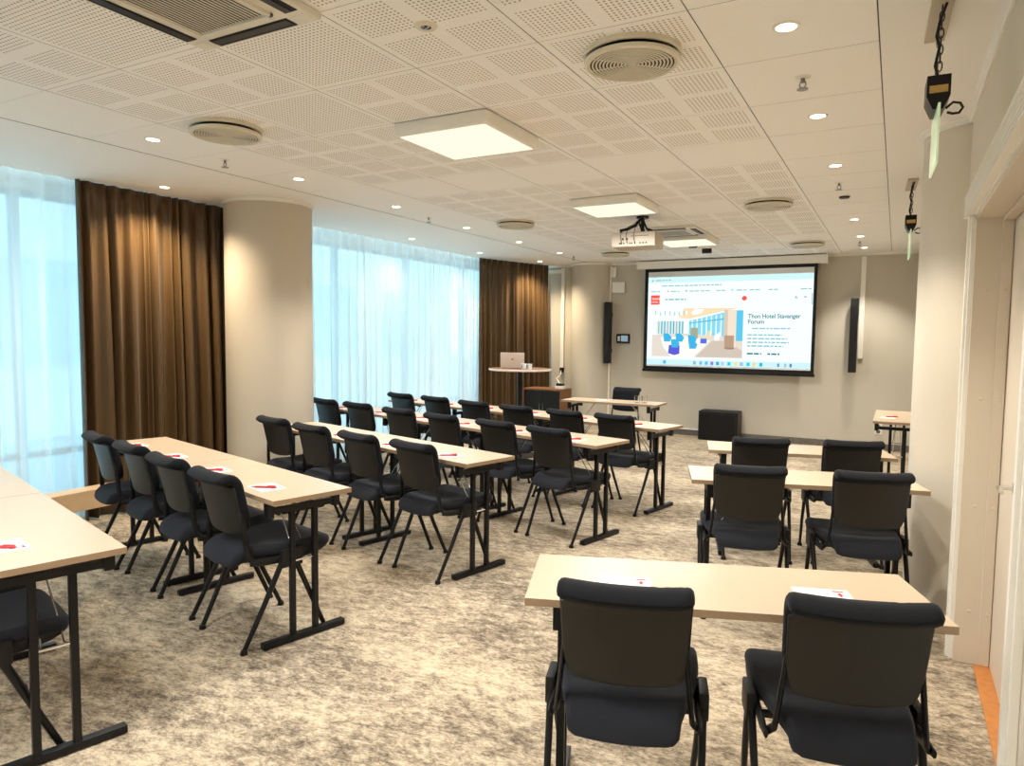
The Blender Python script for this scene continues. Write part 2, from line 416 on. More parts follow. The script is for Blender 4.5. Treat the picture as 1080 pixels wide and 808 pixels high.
# outside: pale building across the street
def facade():
    b = B(); X = -15
    box(b, X - 3, X, -14, 26, -12, 16)
    for k in range(10):
        y = -12 + k * 3.8
        for j in range(7):
            z = -10 + j * 3.6
            mi = 2 if (k * 3 + j * 5) % 7 == 0 else 1
            box(b, X - 0.02, X + 0.05, y, y + 2.4, z, z + 2.1, mi=mi)
    o = obj('office_building', b, [M_facade, M_fglass, M_fwarm])
    tag(o, 'pale office building across the street, seen blurred through the sheer curtains', 'building')
facade()

# ------------------------------------------------------------------ curtains
def curtain(name, p0, p1, z0, z1, folds, amp, m, thick, seed, flare=0.0, nz=18, per=12, irr=0.0):
    rnd = random.Random(seed); n = folds * per
    ph = [rnd.uniform(0.6 - irr, 1.4 + irr * 1.6) for _ in range(folds + 2)]
    cum = [0]
    for q in ph[:folds]: cum.append(cum[-1] + q)
    tot = cum[-1]; am = [rnd.uniform(0.55 - irr, 1.25 + irr) for _ in range(folds + 2)]; dr = [rnd.uniform(-1, 1) for _ in range(folds + 2)]
    d = Vector((p1[0] - p0[0], p1[1] - p0[1], 0)); L = d.length; d.normalize(); nn = Vector((d.y, -d.x, 0))
    if nn.x < 0: nn = -nn
    b = B(); grid = []
    for j in range(nz + 1):
        tz = j / nz; z = z1 + (z0 - z1) * tz; row = []
        for i in range(n + 1):
            k = min(folds - 1, i // per); t = (i - k * per) / per
            s = (cum[k] + ph[k] * t) / tot * L
            a = amp * (am[k] * (1 - t) + am[k + 1] * t) * (0.45 + 0.75 * min(1, tz * 1.6))
            off = a * math.sin(2 * PI * t + 0.5 * dr[k] * tz * math.sin(PI * t))
            off += a * 0.28 * math.sin(4 * PI * t + 1.3 * dr[k]) * math.sin(PI * t)
            s += (0.02 + 0.05 * irr) * dr[k] * math.sin(PI * t) * tz * 1.5 + flare * tz * tz * (s / L)
            v = Vector((p0[0], p0[1], 0)) + d * s + nn * off; row.append(b.verts.new((v.x, v.y, z)))
        grid.append(row)
    for j in range(nz):
        for i in range(n): b.faces.new((grid[j][i], grid[j][i + 1], grid[j + 1][i + 1], grid[j + 1][i]))
    o = obj(name, b, m, smooth=False)
    for p in o.data.polygons: p.use_smooth = True
    if thick:
        sm = o.modifiers.new('s', 'SOLIDIFY'); sm.thickness = thick; sm.offset = 0
    return o
o = curtain('brown_curtain', (-5.62, 3.18), (-5.60, 4.98), 0.012, ZC - 0.004, 17, 0.042, M_curt, 0.004, 3, irr=0.3)
tag(o, 'long brown satin curtain hanging between the left window sheers and the round column', 'curtain')
o = curtain('brown_curtain', (-5.62, 9.16), (-5.17, 10.64), 0.012, ZC - 0.004, 18, 0.042, M_curt, 0.004, 5, flare=0.06, irr=0.25)
tag(o, 'long brown satin curtain in the far left corner behind the round bar table', 'curtain')
o = curtain('sheer_curtain', (-5.70, -1.9), (-5.68, 3.26), 0.015, ZC - 0.004, 30, 0.05, M_sheer, 0, 11)
tag(o, 'white sheer curtain over the window at the left edge, nearest the camera', 'curtain')
o = curtain('sheer_curtain', (-5.69, 5.0), (-5.66, 9.24), 0.015, ZC - 0.004, 34, 0.045, M_sheer, 0, 12)
tag(o, 'white sheer curtain over the far window between the round column and the far brown curtain', 'curtain')
b = B(); box(b, -5.44, -5.28, 0.3, 3.34, 0.285, 0.315, 0.003); box(b, -5.30, -5.28, 0.3, 3.34, 0.17, 0.285, 0.002)
for y in (0.5, 1.4, 2.4): box(b, -5.43, -5.31, y, y + 0.04, 0, 0.285)
o = obj('window_bench', b, M_wood); tag(o, 'low pale wooden ledge in front of the sheer curtain at the left', 'ledge')

# ------------------------------------------------------------------ chair
def lerp(pts, s):
    s = max(0, min(1, s)) * (len(pts) - 1); i = min(int(s), len(pts) - 2); t = s - i
    p0 = pts[max(i - 1, 0)]; p1 = pts[i]; p2 = pts[i + 1]; p3 = pts[min(i + 2, len(pts) - 1)]
    return [0.5 * ((2 * p1[k]) + (-p0[k] + p2[k]) * t + (2 * p0[k] - 5 * p1[k] + 4 * p2[k] - p3[k]) * t * t + (-p0[k] + 3 * p1[k] - 3 * p2[k] + p3[k]) * t ** 3) for k in range(len(p1))]
def make_chair():
    root = empty('conference_chair', (0, 0, 0))
    # backrest profile (y, z) bottom -> top, rolling backwards at the top
    P = [(-0.158, 0.563), (-0.169, 0.622), (-0.185, 0.69), (-0.200, 0.757), (-0.213, 0.800), (-0.236, 0.822), (-0.262, 0.819), (-0.277, 0.802)]
    W = [(0.160,), (0.176,), (0.180,), (0.182,), (0.184,), (0.184,), (0.183,), (0.180,)]
    def back(off, wk=1.0, s0=0.0, s1=1.0, sag=0.012):
        def fn(u, v, n):
            s = s0 + (s1 - s0) * (v + 1) / 2; y, z = lerp(P, s); w = lerp(W, s)[0] * wk
            y2, z2 = lerp(P, min(1, s + 0.01)); y1, z1 = lerp(P, max(0, s - 0.01)); t = Vector((y2 - y1, z2 - z1)).normalized(); nr = Vector((t.y, -t.x))
            x = u * w; k = -0.9 * (0.19 ** 2 - x * x) * (1 - 0.35 * s)   # hollow towards the sitter
            q = Vector((y + k * 0.75, z)) + nr * (n + off)
            return (x, q.x, q.y - sag * (1 - u * u) * (1 if v < 0 else 0) * (-v) + 0.006 * abs(u) ** 2 * s)
        return fn
    b = B(); pad(b, back(0.006), 0.048, N=64, e=8, rnd=0.10); obj('backrest', b, M_fab, root, smooth=True)
    b = B(); pad(b, back(-0.0195, 0.965, 0.0, 0.58, 0.012), 0.010, N=64, e=9, rnd=0.03); obj('back_shell', b, M_shell, root, smooth=True)
    # seat
    Q = [(-0.210, 0.405), (-0.200, 0.445), (-0.13, 0.466), (0.0, 0.455), (0.12, 0.458), (0.21, 0.462), (0.262, 0.446)]
    def seat(off, wk=1.0):
        def fn(u, v, n):
            s = (v + 1) / 2; y, z = lerp(Q, s); y2, z2 = lerp(Q, min(1, s + .01)); y1, z1 = lerp(Q, max(0, s - .01)); t = Vector((y2 - y1, z2 - z1)).normalized(); nr = Vector((-t.y, t.x))
            q = max(0, min(1, (s - 0.12) / 0.6)); w = (0.158 + 0.066 * q * q * (3 - 2 * q)) * wk
            yy = y * (1 if v > 0 else 1) - (0.010 * (1 - u * u) if v < 0 else -0.012 * (1 - u * u)) * abs(v)
            q = Vector((yy, z)) + nr * (n + off); return (u * w, q.x, q.y - 0.008 * (1 - u * u))
        return fn
    b = B(); pad(b, seat(0.0), 0.058, N=60, e=7, rnd=0.09); obj('seat', b, M_seat, root, smooth=True)
    b = B(); pad(b, seat(-0.036, 0.93), 0.020, N=44, e=4.5, rnd=0.08); obj('seat_shell', b, M_plast, root, smooth=True)
    for s in (-1, 1):
        # side bracket with the elbow that caps the legs
        b = B(); x = s * 0.212
        tube(b, [(x, -0.175, 0.425), (x, -0.12, 0.420), (x, -0.02, 0.415), (x, 0.08, 0.415), (x, 0.20, 0.43), (x, 0.235, 0.44)], [0.012, 0.018, 0.020, 0.022, 0.020, 0.014], 12, 0.5, side=(0, 0, 1))
        box(b, s * 0.232 - 0.015, s * 0.232 + 0.015, -0.03, 0.085, 0.375, 0.462, 0.008)
        obj('bracket', b, M_plast, root, smooth=True)
        b = B(); tube(b, [(s * 0.168, -0.190, 0.68), (s * 0.174, -0.186, 0.60), (s * 0.182, -0.182, 0.52), (s * 0.190, -0.175, 0.45), (s * 0.204, -0.145, 0.42)], [0.009, 0.013, 0.014, 0.015, 0.015], 10, 0.55, side=(0, 1, 0))
        obj('upright', b, M_black, root, smooth=True)
        for fy, ty in ((-0.215, -0.015), (0.225, 0.045)):
            b = B(); tube(b, [(s * 0.230, ty, 0.415), (s * 0.224, ty + (fy - ty) * 0.5, 0.21), (s * 0.214, fy, 0.012)], [0.015, 0.0135, 0.012], 12, 0.8, side=(0, 1, 0))
            lathe(b, [(0, 0), (0.017, 0), (0.018, 0.006), (0.0135, 0.022), (0, 0.022)], 14, (s * 0.214, fy, 0))
            obj('leg', b, M_black, root, smooth=True)
    b = B(); tube(b, [(-0.2, -0.02, 0.402), (0.2, -0.02, 0.402)], 0.012); tube(b, [(-0.2, 0.08, 0.402), (0.2, 0.08, 0.402)], 0.012)
    obj('crossbar', b, M_black, root, smooth=True)
    return root
proto_chair = make_chair(); first = [True]
def chair(x, y, deg, label, group=None):
    if first[0]: o = proto_chair; first[0] = False
    else: o = copy_tree(proto_chair)
    o.location = (x, y, 0); o.rotation_euler = (0, 0, math.radians(deg)); tag(o, label, 'chair', group); return o

# ------------------------------------------------------------------ table
TL, TD, TH = 1.20, 0.425, 0.74
def make_table():
    root = empty('folding_table', (0, 0, 0))     # origin: centre of the table on the floor
    b = B(); box(b, -TL / 2 + 0.002, TL / 2 - 0.002, -TD / 2, TD / 2, TH - 0.024, TH, 0.0015)
    for f in b.faces: f.material_index = 0 if f.normal.z > 0.9 else 1
    b.normal_update()
    for f in b.faces: f.material_index = 0 if abs(f.normal.z) > 0.9 else 1
    obj('tabletop', b, [M_lam, M_edge], root)
    for s in (-1, 1):
        x = s * (TL / 2 - 0.105)
        b = B(); box(b, x - 0.02, x + 0.02, -0.225, 0.225, 0.004, 0.034, 0.006)
        for yy in (-0.2, 0.2): cyl(b, x, yy, 0, 0.006, 0.014, 12)
        obj('foot_bar', b, M_black, root)
        for yy in (-0.062, 0.062):
            b = B(); box(b, x - 0.013, x + 0.013, yy - 0.013, yy + 0.013, 0.03, 0.670, 0.003); obj('leg', b, M_black, root)
        b = B(); box(b, x - 0.015, x + 0.015, -0.185, 0.185, 0.652, 0.682, 0.003); obj('crossbar', b, M_black, root)
        for yy in (-0.18, 0.18):
            b = B(); box(b, x - 0.019, x + 0.019, yy - 0.018, yy + 0.018, 0.640, 0.717, 0.003); obj('hinge', b, M_black, root)
        b = B(); xi = x - s * 0.25
        for yy in (-0.016, 0.016): tube(b, [(x, yy * 3, 0.40), (x - s * 0.02, yy * 2.2, 0.405), (xi, yy, 0.69), (xi - s * 0.02, yy, 0.70)], 0.0035, 8)
        tube(b, [(x, -0.062, 0.40), (x, 0.062, 0.40)], 0.006, 8)
        obj('wire_brace', b, M_chrome, root, smooth=True)
        b = B(); box(b, xi - 0.03, xi + 0.03, -0.025, 0.025, 0.695, 0.717, 0.003); obj('brace_catch', b, M_black, root)
    return root
proto_table = make_table(); tfirst = [True]
def table(x, y, deg, label, group=None):
    if tfirst[0]: o = proto_table; tfirst[0] = False
    else: o = copy_tree(proto_table)
    o.location = (x, y, 0); o.rotation_euler = (0, 0, math.radians(deg)); tag(o, label, 'table', group); return o

# paper pad + pen
def make_pen():
    root = empty('ballpoint_pen', (0, 0, 0)); z = 0.0058
    b = B(); tube(b, [(-0.062, 0, z), (-0.060, 0, z), (0.040, 0, z), (0.045, 0, z)], [0.0045, 0.0055, 0.0055, 0.005], 10, side=(0, 0, 1)); obj('barrel', b, M_red, root, smooth=True)
    b = B(); tube(b, [(0.045, 0, z), (0.062, 0, z), (0.068, 0, z)], [0.005, 0.003, 0.001], 10, side=(0, 0, 1)); obj('tip', b, M_chrome, root, smooth=True)
    b = B(); box(b, -0.06, -0.02, -0.0015, 0.0015, z + 0.005, z + 0.008); obj('clip', b, M_red, root)
    return root
def make_paper():
    root = empty('notepad', (0, 0, 0))
    b = B(); box(b, -0.082, 0.082, -0.066, 0.066, 0, 0.004); obj('sheets', b, M_paper, root)
    b = B(); box(b, 0.035, 0.066, 0.044, 0.053, 0.0041, 0.0045); box(b, 0.047, 0.055, 0.005, 0.034, 0.0041, 0.0045); box(b, 0.042, 0.060, 0.018, 0.024, 0.0041, 0.0045); obj('printed_logo', b, M_redink, root)
    return root
proto_pen = make_pen(); proto_paper = make_paper(); pf = [True, True]
def paper(x, y, deg, label, group, pen=None, pa=48, z=TH):
    if pf[0]: o = proto_paper; pf[0] = False
    else: o = copy_tree(proto_paper)
    o.location = (x, y, z + 0.0002); o.rotation_euler = (0, 0, math.radians(deg)); tag(o, label, 'notepad', group)
    if pen:
        if pf[1]: p = proto_pen; pf[1] = False
        else: p = copy_tree(proto_pen)
        r = math.radians(deg); dx, dy = 0.014, -0.020
        p.location = (x + dx * math.cos(r) - dy * math.sin(r), y + dx * math.sin(r) + dy * math.cos(r), z + 0.0046)
        p.rotation_euler = (0, 0, math.radians(deg + pa) + PI); tag(p, pen, 'pen', 'red pens on the notepads')

ORD = ['first', 'second', 'third', 'fourth', 'fifth', 'sixth']
def row(name, fx, fy, deg, ntab, nch, papers):
    """window-side row. (fx,fy): front right corner of the row; tables run to the left"""
    r = math.radians(deg); u = Vector((math.cos(r), math.sin(r))); v = Vector((-math.sin(r), math.cos(r))); c = Vector((fx, fy))
    for k in range(ntab):
        p = c - u * (TL * (k + 0.5)) + v * (TD / 2)
        pos = 'aisle-end one' if k == 0 else ('window-end one' if k == ntab - 1 else 'middle one')
        table(p.x, p.y, deg, 'narrow beige folding table, %s of %s' % (pos, name), 'folding tables of the window-side rows')
    for k in papers:
        p = c - u * (0.3 + 0.6 * k + random.uniform(-.012, .012)) + v * (0.118 + random.uniform(-.01, .01))
        w = '%s place from the aisle' % ORD[k]
        paper(p.x, p.y, deg + random.uniform(-4, 4), 'white notepad at the %s on %s' % (w, name), 'notepads on the window-side rows',
              'red pen on notepad, %s on %s' % (w, name), 48 + random.uniform(-6, 6))
R1 = 'the left-edge row'
R2 = 'the near-curtain row'
R3 = 'the round-column row'
R4 = 'the row behind the round-column row'
R5 = 'the farthest window-side row'
row(R1, -2.515, 1.095, -15, 2, 4, [0, 1])
row(R2, -2.49, 2.26, -14.3, 2, 4, range(4))
row(R3, -2.235, 3.52, -14.3, 2, 4, range(4))
row(R4, -1.835, 4.60, -14.1, 3, 6, range(6))
row(R5, -1.715, 5.70, -12.7, 3, 6, range(6))
def mids(L, deg, name, n, k=0.944, dd=0.215, jit=2.0, turn=None, du=0):
    r = math.radians(deg); fwd = Vector((-math.sin(r), math.cos(r)))
    for i, (x, y) in enumerate(L):
        p = Vector((x, y)) * k + fwd * dd + Vector((fwd.y, -fwd.x)) * du
        w = ORD[len(L) - 1 - i] + ' from the aisle'
        chair(p.x, p.y, deg + random.uniform(-jit, jit) + (turn[i] if turn else 0), 'black padded conference chair, %s at %s' % (w, name), 'chairs of the window-side rows')
mids([(-4.76, 2.83), (-4.19, 2.70), (-3.61, 2.54), (-3.02, 2.385)], -14.3, R2, 4)
mids([(-4.54, 4.155), (-3.94, 3.98), (-3.33, 3.83), (-2.75, 3.70)], -14, R3, 4)
mids([(-5.43, 5.68), (-4.87, 5.56), (-4.19, 5.36), (-3.58, 5.20), (-2.94, 5.06), (-2.38, 4.91)], -13.5, R4, 6, dd=0.175, du=0.07)
mids([(-5.25, 6.81), (-4.66, 6.68), (-4.02, 6.48), (-3.42, 6.33), (-2.82, 6.20), (-2.30, 6.13)], -12.5, R5, 6, dd=0.105, du=0.11)
u = Vector((math.cos(math.radians(-15)), math.sin(math.radians(-15)))); v = Vector((-u.y, u.x)); c = Vector((-2.515, 1.095))
for k, lab in ((0, 'black conference chair nearest the aisle under the left-edge row, mostly out of frame'), (1, 'black conference chair second from the aisle under the left-edge row')):
    p = c - u * (0.365 + 0.59 * k) + v * 0.01
    chair(p.x, p.y, -15, lab, 'chairs of the window-side rows')
# right-hand tables
RT = [(-0.94, 1.80, 20.3, 'nearest right-hand table in the foreground'), (-0.955, 3.80, 17.5, 'middle right-hand table'), (-1.115, 4.88, 15.0, 'farthest right-hand table before the screen')]
for i, (x, y, deg, nm) in enumerate(RT):
    r = math.radians(deg); u = Vector((math.cos(r), math.sin(r))); v = Vector((-u.y, u.x)); p = Vector((x, y)) + u * (TL / 2) + v * (TD / 2)
    table(p.x, p.y, deg, 'narrow beige laminate folding table, the ' + nm, 'folding tables on the right')
    if i == 0:
        for k, (d, w) in enumerate(((0.298, 'left'), (0.892, 'right'))):
            p = Vector((x, y)) + u * d + v * 0.16
            paper(p.x, p.y, deg - 2, 'white notepad with red print at the %s place of the foreground right-hand table' % w, 'notepads on the foreground table')
RC = [((-0.66, 1.90), (-0.06, 2.12), 17.0, 'foreground right-hand table'), ((-0.705, 4.08), (-0.10, 4.24), 16.5, 'middle right-hand table'), ((-0.82, 5.18), (-0.24, 5.40), 17.5, 'farthest right-hand table')]
for a, bb, deg, nm in RC:
    for q, w in ((a, 'left'), (bb, 'right')):
        r = math.radians(deg); p = Vector(q) * 0.944 + Vector((-math.sin(r), math.cos(r))) * (0.165 if nm.startswith('middle') else 0.215)
        chair(p.x, p.y, deg, 'black padded conference chair, %s one at the %s' % (w, nm), 'chairs of the right-hand tables')
# presenter's table and chair, side table
table(-2.96, 7.93, 0.5, 'narrow beige folding table with two tumblers, standing alone below the projection screen')
chair(-3.06, 8.42, 176, 'black padded conference chair behind the presenter table, facing the room')
table(0.045, 8.06, 90, 'narrow beige folding table against the right wall behind the white column')
paper(-3.10, 7.95, 10, 'white notepad on the presenter table below the screen', 'notepads at the front')
paper(-0.04, 7.86, 80, 'white notepad on the side table by the right wall', 'notepads at the front', 'red pen on the side table by the right wall', -60)

# ------------------------------------------------------------------ glasses
def make_glass(h=0.088, r=0.034):
    root = empty('drinking_glass', (0, 0, 0))
    b = B(); lathe(b, [(0, 0), (r * .9, 0), (r, h), (r - 0.002, h), (r * .9 - 0.002, 0.008), (0, 0.008)], 24); obj('tumbler', b, M_glass, root, smooth=True); return root
g0 = make_glass(); k = 0
for x, y, z, s, lab in ((-2.64, 7.86, TH, 1.0, 'clear tumbler on the presenter table, left one of the pair'), (-2.555, 7.87, TH, 1.0, 'clear tumbler on the presenter table, right one of the pair')):
    g = g0 if k == 0 else copy_tree(g0); k += 1
    g.location = (x, y, z); g.scale = (s, s, s); tag(g, lab, 'glass', 'tumblers on the presenter table')

# white cups beside the laptop
def make_cup():
    root = empty('white_mug', (0, 0, 0))
    b = B(); lathe(b, [(0, 0), (0.030, 0), (0.033, 0.07), (0.030, 0.07), (0.028, 0.006), (0, 0.006)], 24); obj('cup', b, M_paper, root, smooth=True)
    b = B(); tube(b, [(0, -0.031, 0.058), (0, -0.052, 0.05), (0, -0.055, 0.03), (0, -0.032, 0.014)], 0.004, 8); obj('handle', b, M_plast, root, smooth=True)
    return root
c0 = make_cup(); c0.location = (-4.02, 7.62, 1.10); c1 = copy_tree(c0); c1.location = (-3.93, 7.60, 1.10)
tag(c0, 'white mug right beside the laptop on the round bar table', 'mug', 'mugs on the bar table'); tag(c1, 'white mug nearer the rim of the round bar table', 'mug', 'mugs on the bar table')

# ------------------------------------------------------------------ round bar table + laptop
t = empty('bar_table', (-4.14, 7.75, 0)); tag(t, 'tall round bar table with brown top on one black column, carrying the laptop', 'table')
b = B(); lathe(b, [(0, 1.075), (0.385, 1.075), (0.395, 1.08), (0.395, 1.095), (0.39, 1.10), (0, 1.10)], 56, mats=[1, 1, 1, 1, 0]); obj('tabletop', b, [M_walnut, M_alu], t, smooth=True)
b = B(); cyl(b, 0, 0, 0.02, 1.075, 0.032, 24); obj('column_leg', b, M_black, t, smooth=True)
b = B(); lathe(b, [(0, 0), (0.25, 0), (0.25, 0.008), (0.05, 0.022), (0, 0.022)], 40); obj('base', b, M_black, t, smooth=True)
lp = empty('laptop', (-4.235, 7.72, 1.10), math.radians(27)); tag(lp, 'open silver laptop seen from behind its lid on the round bar table', 'laptop')
b = B(); box(b, -0.15, 0.15, -0.02, 0.19, 0.002, 0.016, 0.003); obj('base', b, M_alu, lp)
b = B(); box(b, -0.15, 0.15, -0.004, 0.004, 0, 0.19, 0.003, M=Matrix.Translation((0, -0.02, 0.012)) @ Matrix.Rotation(math.radians(10), 4, 'X')); lid = obj('lid', b, M_alu, lp)
b = B(); lathe(b, [(0, 0), (0.016, 0), (0.016, 0.001), (0, 0.001)], 24)
bmesh.ops.transform(b, matrix=Matrix.Translation((0, -0.02, 0.012)) @ Matrix.Rotation(math.radians(10), 4, 'X') @ Matrix.Translation((0, -0.0045, 0.11)) @ Matrix.Rotation(PI / 2, 4, 'X'), verts=b.verts[:])
obj('lid_logo', b, M_chrome, lid)
b = B(); box(b, -0.13, 0.13, 0.02, 0.11, 0.0162, 0.0175); obj('keyboard', b, M_plast, lp)

# ------------------------------------------------------------------ black equipment cabinet in the far corner
cb = empty('equipment_cabinet', (-4.86, 10.02, 0)); tag(cb, 'low dark cabinet with brown wooden top and sides in the far left corner', 'cabinet')
b = B(); box(b, -0.335, 0.335, -0.20, 0.20, 0.655, 0.68, 0.002); obj('top_panel', b, M_walnut, cb)
for s in (-1, 1):
    b = B(); box(b, s * 0.335 - (0.02 if s > 0 else 0), s * 0.335 + (0.02 if s < 0 else 0), -0.20, 0.20, 0, 0.655, 0.001); obj('side_panel', b, M_walnut, cb)
b = B(); box(b, -0.315, 0.315, -0.185, 0.20, 0.04, 0.655); obj('body', b, M_black, cb)
for s in (-1, 1):
    b = B(); box(b, min(s * .004, s * .31), max(s * .004, s * .31), -0.198, -0.185, 0.06, 0.64, 0.002); d = obj('door', b, M_plast, cb)
    b = B(); tube(b, [(s * 0.03, -0.198, 0.45), (s * 0.03, -0.215, 0.45), (s * 0.03, -0.215, 0.36), (s * 0.03, -0.198, 0.36)], 0.004, 8); obj('door_handle', b, M_chrome, d)
dv = empty('cable_box', (-4.63, 10.02, 0.68)); tag(dv, 'small white and black connection box on top of the dark corner cabinet', 'device')
b = B(); box(b, -0.07, 0.07, -0.05, 0.05, 0, 0.045, 0.006); obj('housing', b, M_white, dv)
b = B(); box(b, -0.055, 0.055, -0.04, 0.04, 0.045, 0.085, 0.006); obj('plug_strip', b, M_black, dv)
b = B(); tube(b, [(-4.64, 10.02, 0.767), (-4.70, 10.08, 0.80), (-4.88, 10.40, 0.82), (-4.92, 10.66, 0.86), (-4.93, 10.685, 0.93)], 0.008, 8); o = obj('power_cable', b, M_white, smooth=True); tag(o, 'thin white cable from the corner cabinet up to the wall duct', 'cable')

# ------------------------------------------------------------------ things on the screen wall
cd = empty('cable_duct', (-4.93, YB, 0)); tag(cd, 'tall white vertical cable duct left of the far column, ending in a black socket', 'duct')
b = B(); box(b, -0.03, 0.03, -0.045, 0, 0.98, ZC - 0.05, 0.004); obj('channel', b, M_white, cd)
b = B(); box(b, -0.032, 0.032, -0.055, 0, 0.90, 0.98, 0.008); obj('socket', b, M_black, cd)
b = B(); box(b, -0.032, 0.032, -0.04, 0, 0.12, ZC - 0.05, 0.003); o = obj('cable_duct', b, M_white, loc=(-4.105, YB, 0)); tag(o, 'slim white vertical duct behind the left black column speaker', 'duct')
b = B(); box(b, -0.03, 0.03, -0.035, 0, 1.25, ZC - 0.05, 0.003); o = obj('cable_duct', b, M_white, loc=(-0.435, YB, 0)); tag(o, 'slim pale vertical duct beside the right black column speaker', 'duct')
def col_speaker(x, y, z0, z1, lab):
    s = empty('column_speaker', (x, y, z0)); tag(s, lab, 'speaker', 'column speakers beside the screen'); h = z1 - z0
    b = B(); box(b, -0.05, 0.05, -0.06, 0.05, 0, h, 0.008); obj('cabinet', b, M_black, s)
    b = B(); box(b, -0.042, 0.042, -0.066, -0.06, 0.02, h - 0.02, 0.002); obj('grille', b, M_plast, s)
    for z in (0.2, h - 0.2):
        b = B(); box(b, -0.02, 0.02, 0.05, YB - y, z - 0.03, z + 0.03); obj('wall_bracket', b, M_black, s)
    return s
col_speaker(-4.07, 10.60, 1.08, 2.06, 'tall black column speaker left of the projection screen')
col_speaker(-0.52, 10.60, 1.06, 2.07, 'tall black column speaker right of the projection screen')
b = B(); box(b, -0.11, 0.11, -0.05, 0, 0, 0.18, 0.012); o = obj('junction_box', b, M_white, loc=(-3.95, YB, 2.21)); tag(o, 'square white box high on the wall above the left column speaker', 'box')
b = B(); box(b, -0.035, 0.035, -0.05, 0, 0, 0.16, 0.005); o = obj('cable_clamp', b, M_white, loc=(-4.03, YB, 2.46)); tag(o, 'small white fitting just under the ceiling beside the left duct', 'fitting')
cp = empty('control_panel', (-3.86, YB, 1.48)); tag(cp, 'small black wall control panel with lit display left of the screen', 'control panel')
b = B(); box(b, -0.11, 0.11, -0.04, 0, -0.075, 0.075, 0.006); obj('housing', b, M_black, cp)
b = B(); box(b, -0.03, 0.085, -0.043, -0.04, -0.045, 0.05); obj('display', b, emis('small_display', (0.45, 0.6, 0.7), 0.5), cp)
b = B(); box(b, -0.085, -0.05, -0.043, -0.04, -0.04, 0.04); obj('button_column', b, M_paper, cp)
fs = empty('floor_speaker', (-2.25, 10.53, 0)); tag(fs, 'low wide black loudspeaker standing on the floor under the screen', 'speaker')
b = B(); box(b, -0.285, 0.285, -0.16, 0.16, 0.0, 0.435, 0.02); obj('cabinet', b, M_plast, fs)
b = B(); box(b, -0.255, 0.255, -0.168, -0.16, 0.03, 0.39, 0.003); obj('grille', b, M_black, fs)
so = empty('wall_outlet', (-0.17, YB, 0.29)); tag(so, 'white double power outlet low on the wall behind the side table', 'outlet')
b = B(); box(b, -0.045, 0.045, -0.015, 0, -0.075, 0.075, 0.004); obj('plate', b, M_white, so)
for z in (-0.035, 0.035):
    b = B(); lathe(b, [(0, 0), (0.026, 0), (0.026, 0.002), (0, 0.002)], 20); bmesh.ops.transform(b, matrix=Matrix.Translation((0, -0.015, z)) @ Matrix.Rotation(PI / 2, 4, 'X'), verts=b.verts[:]); obj('socket', b, M_skirt, so)
ws = empty('wall_switch', (XR, 4.14, 0.42)); tag(ws, 'white switch plate low beside the door frame on the right', 'switch')
b = B(); box(b, -0.012, 0, -0.04, 0.04, -0.06, 0.06, 0.003); obj('plate', b, M_paper, ws)

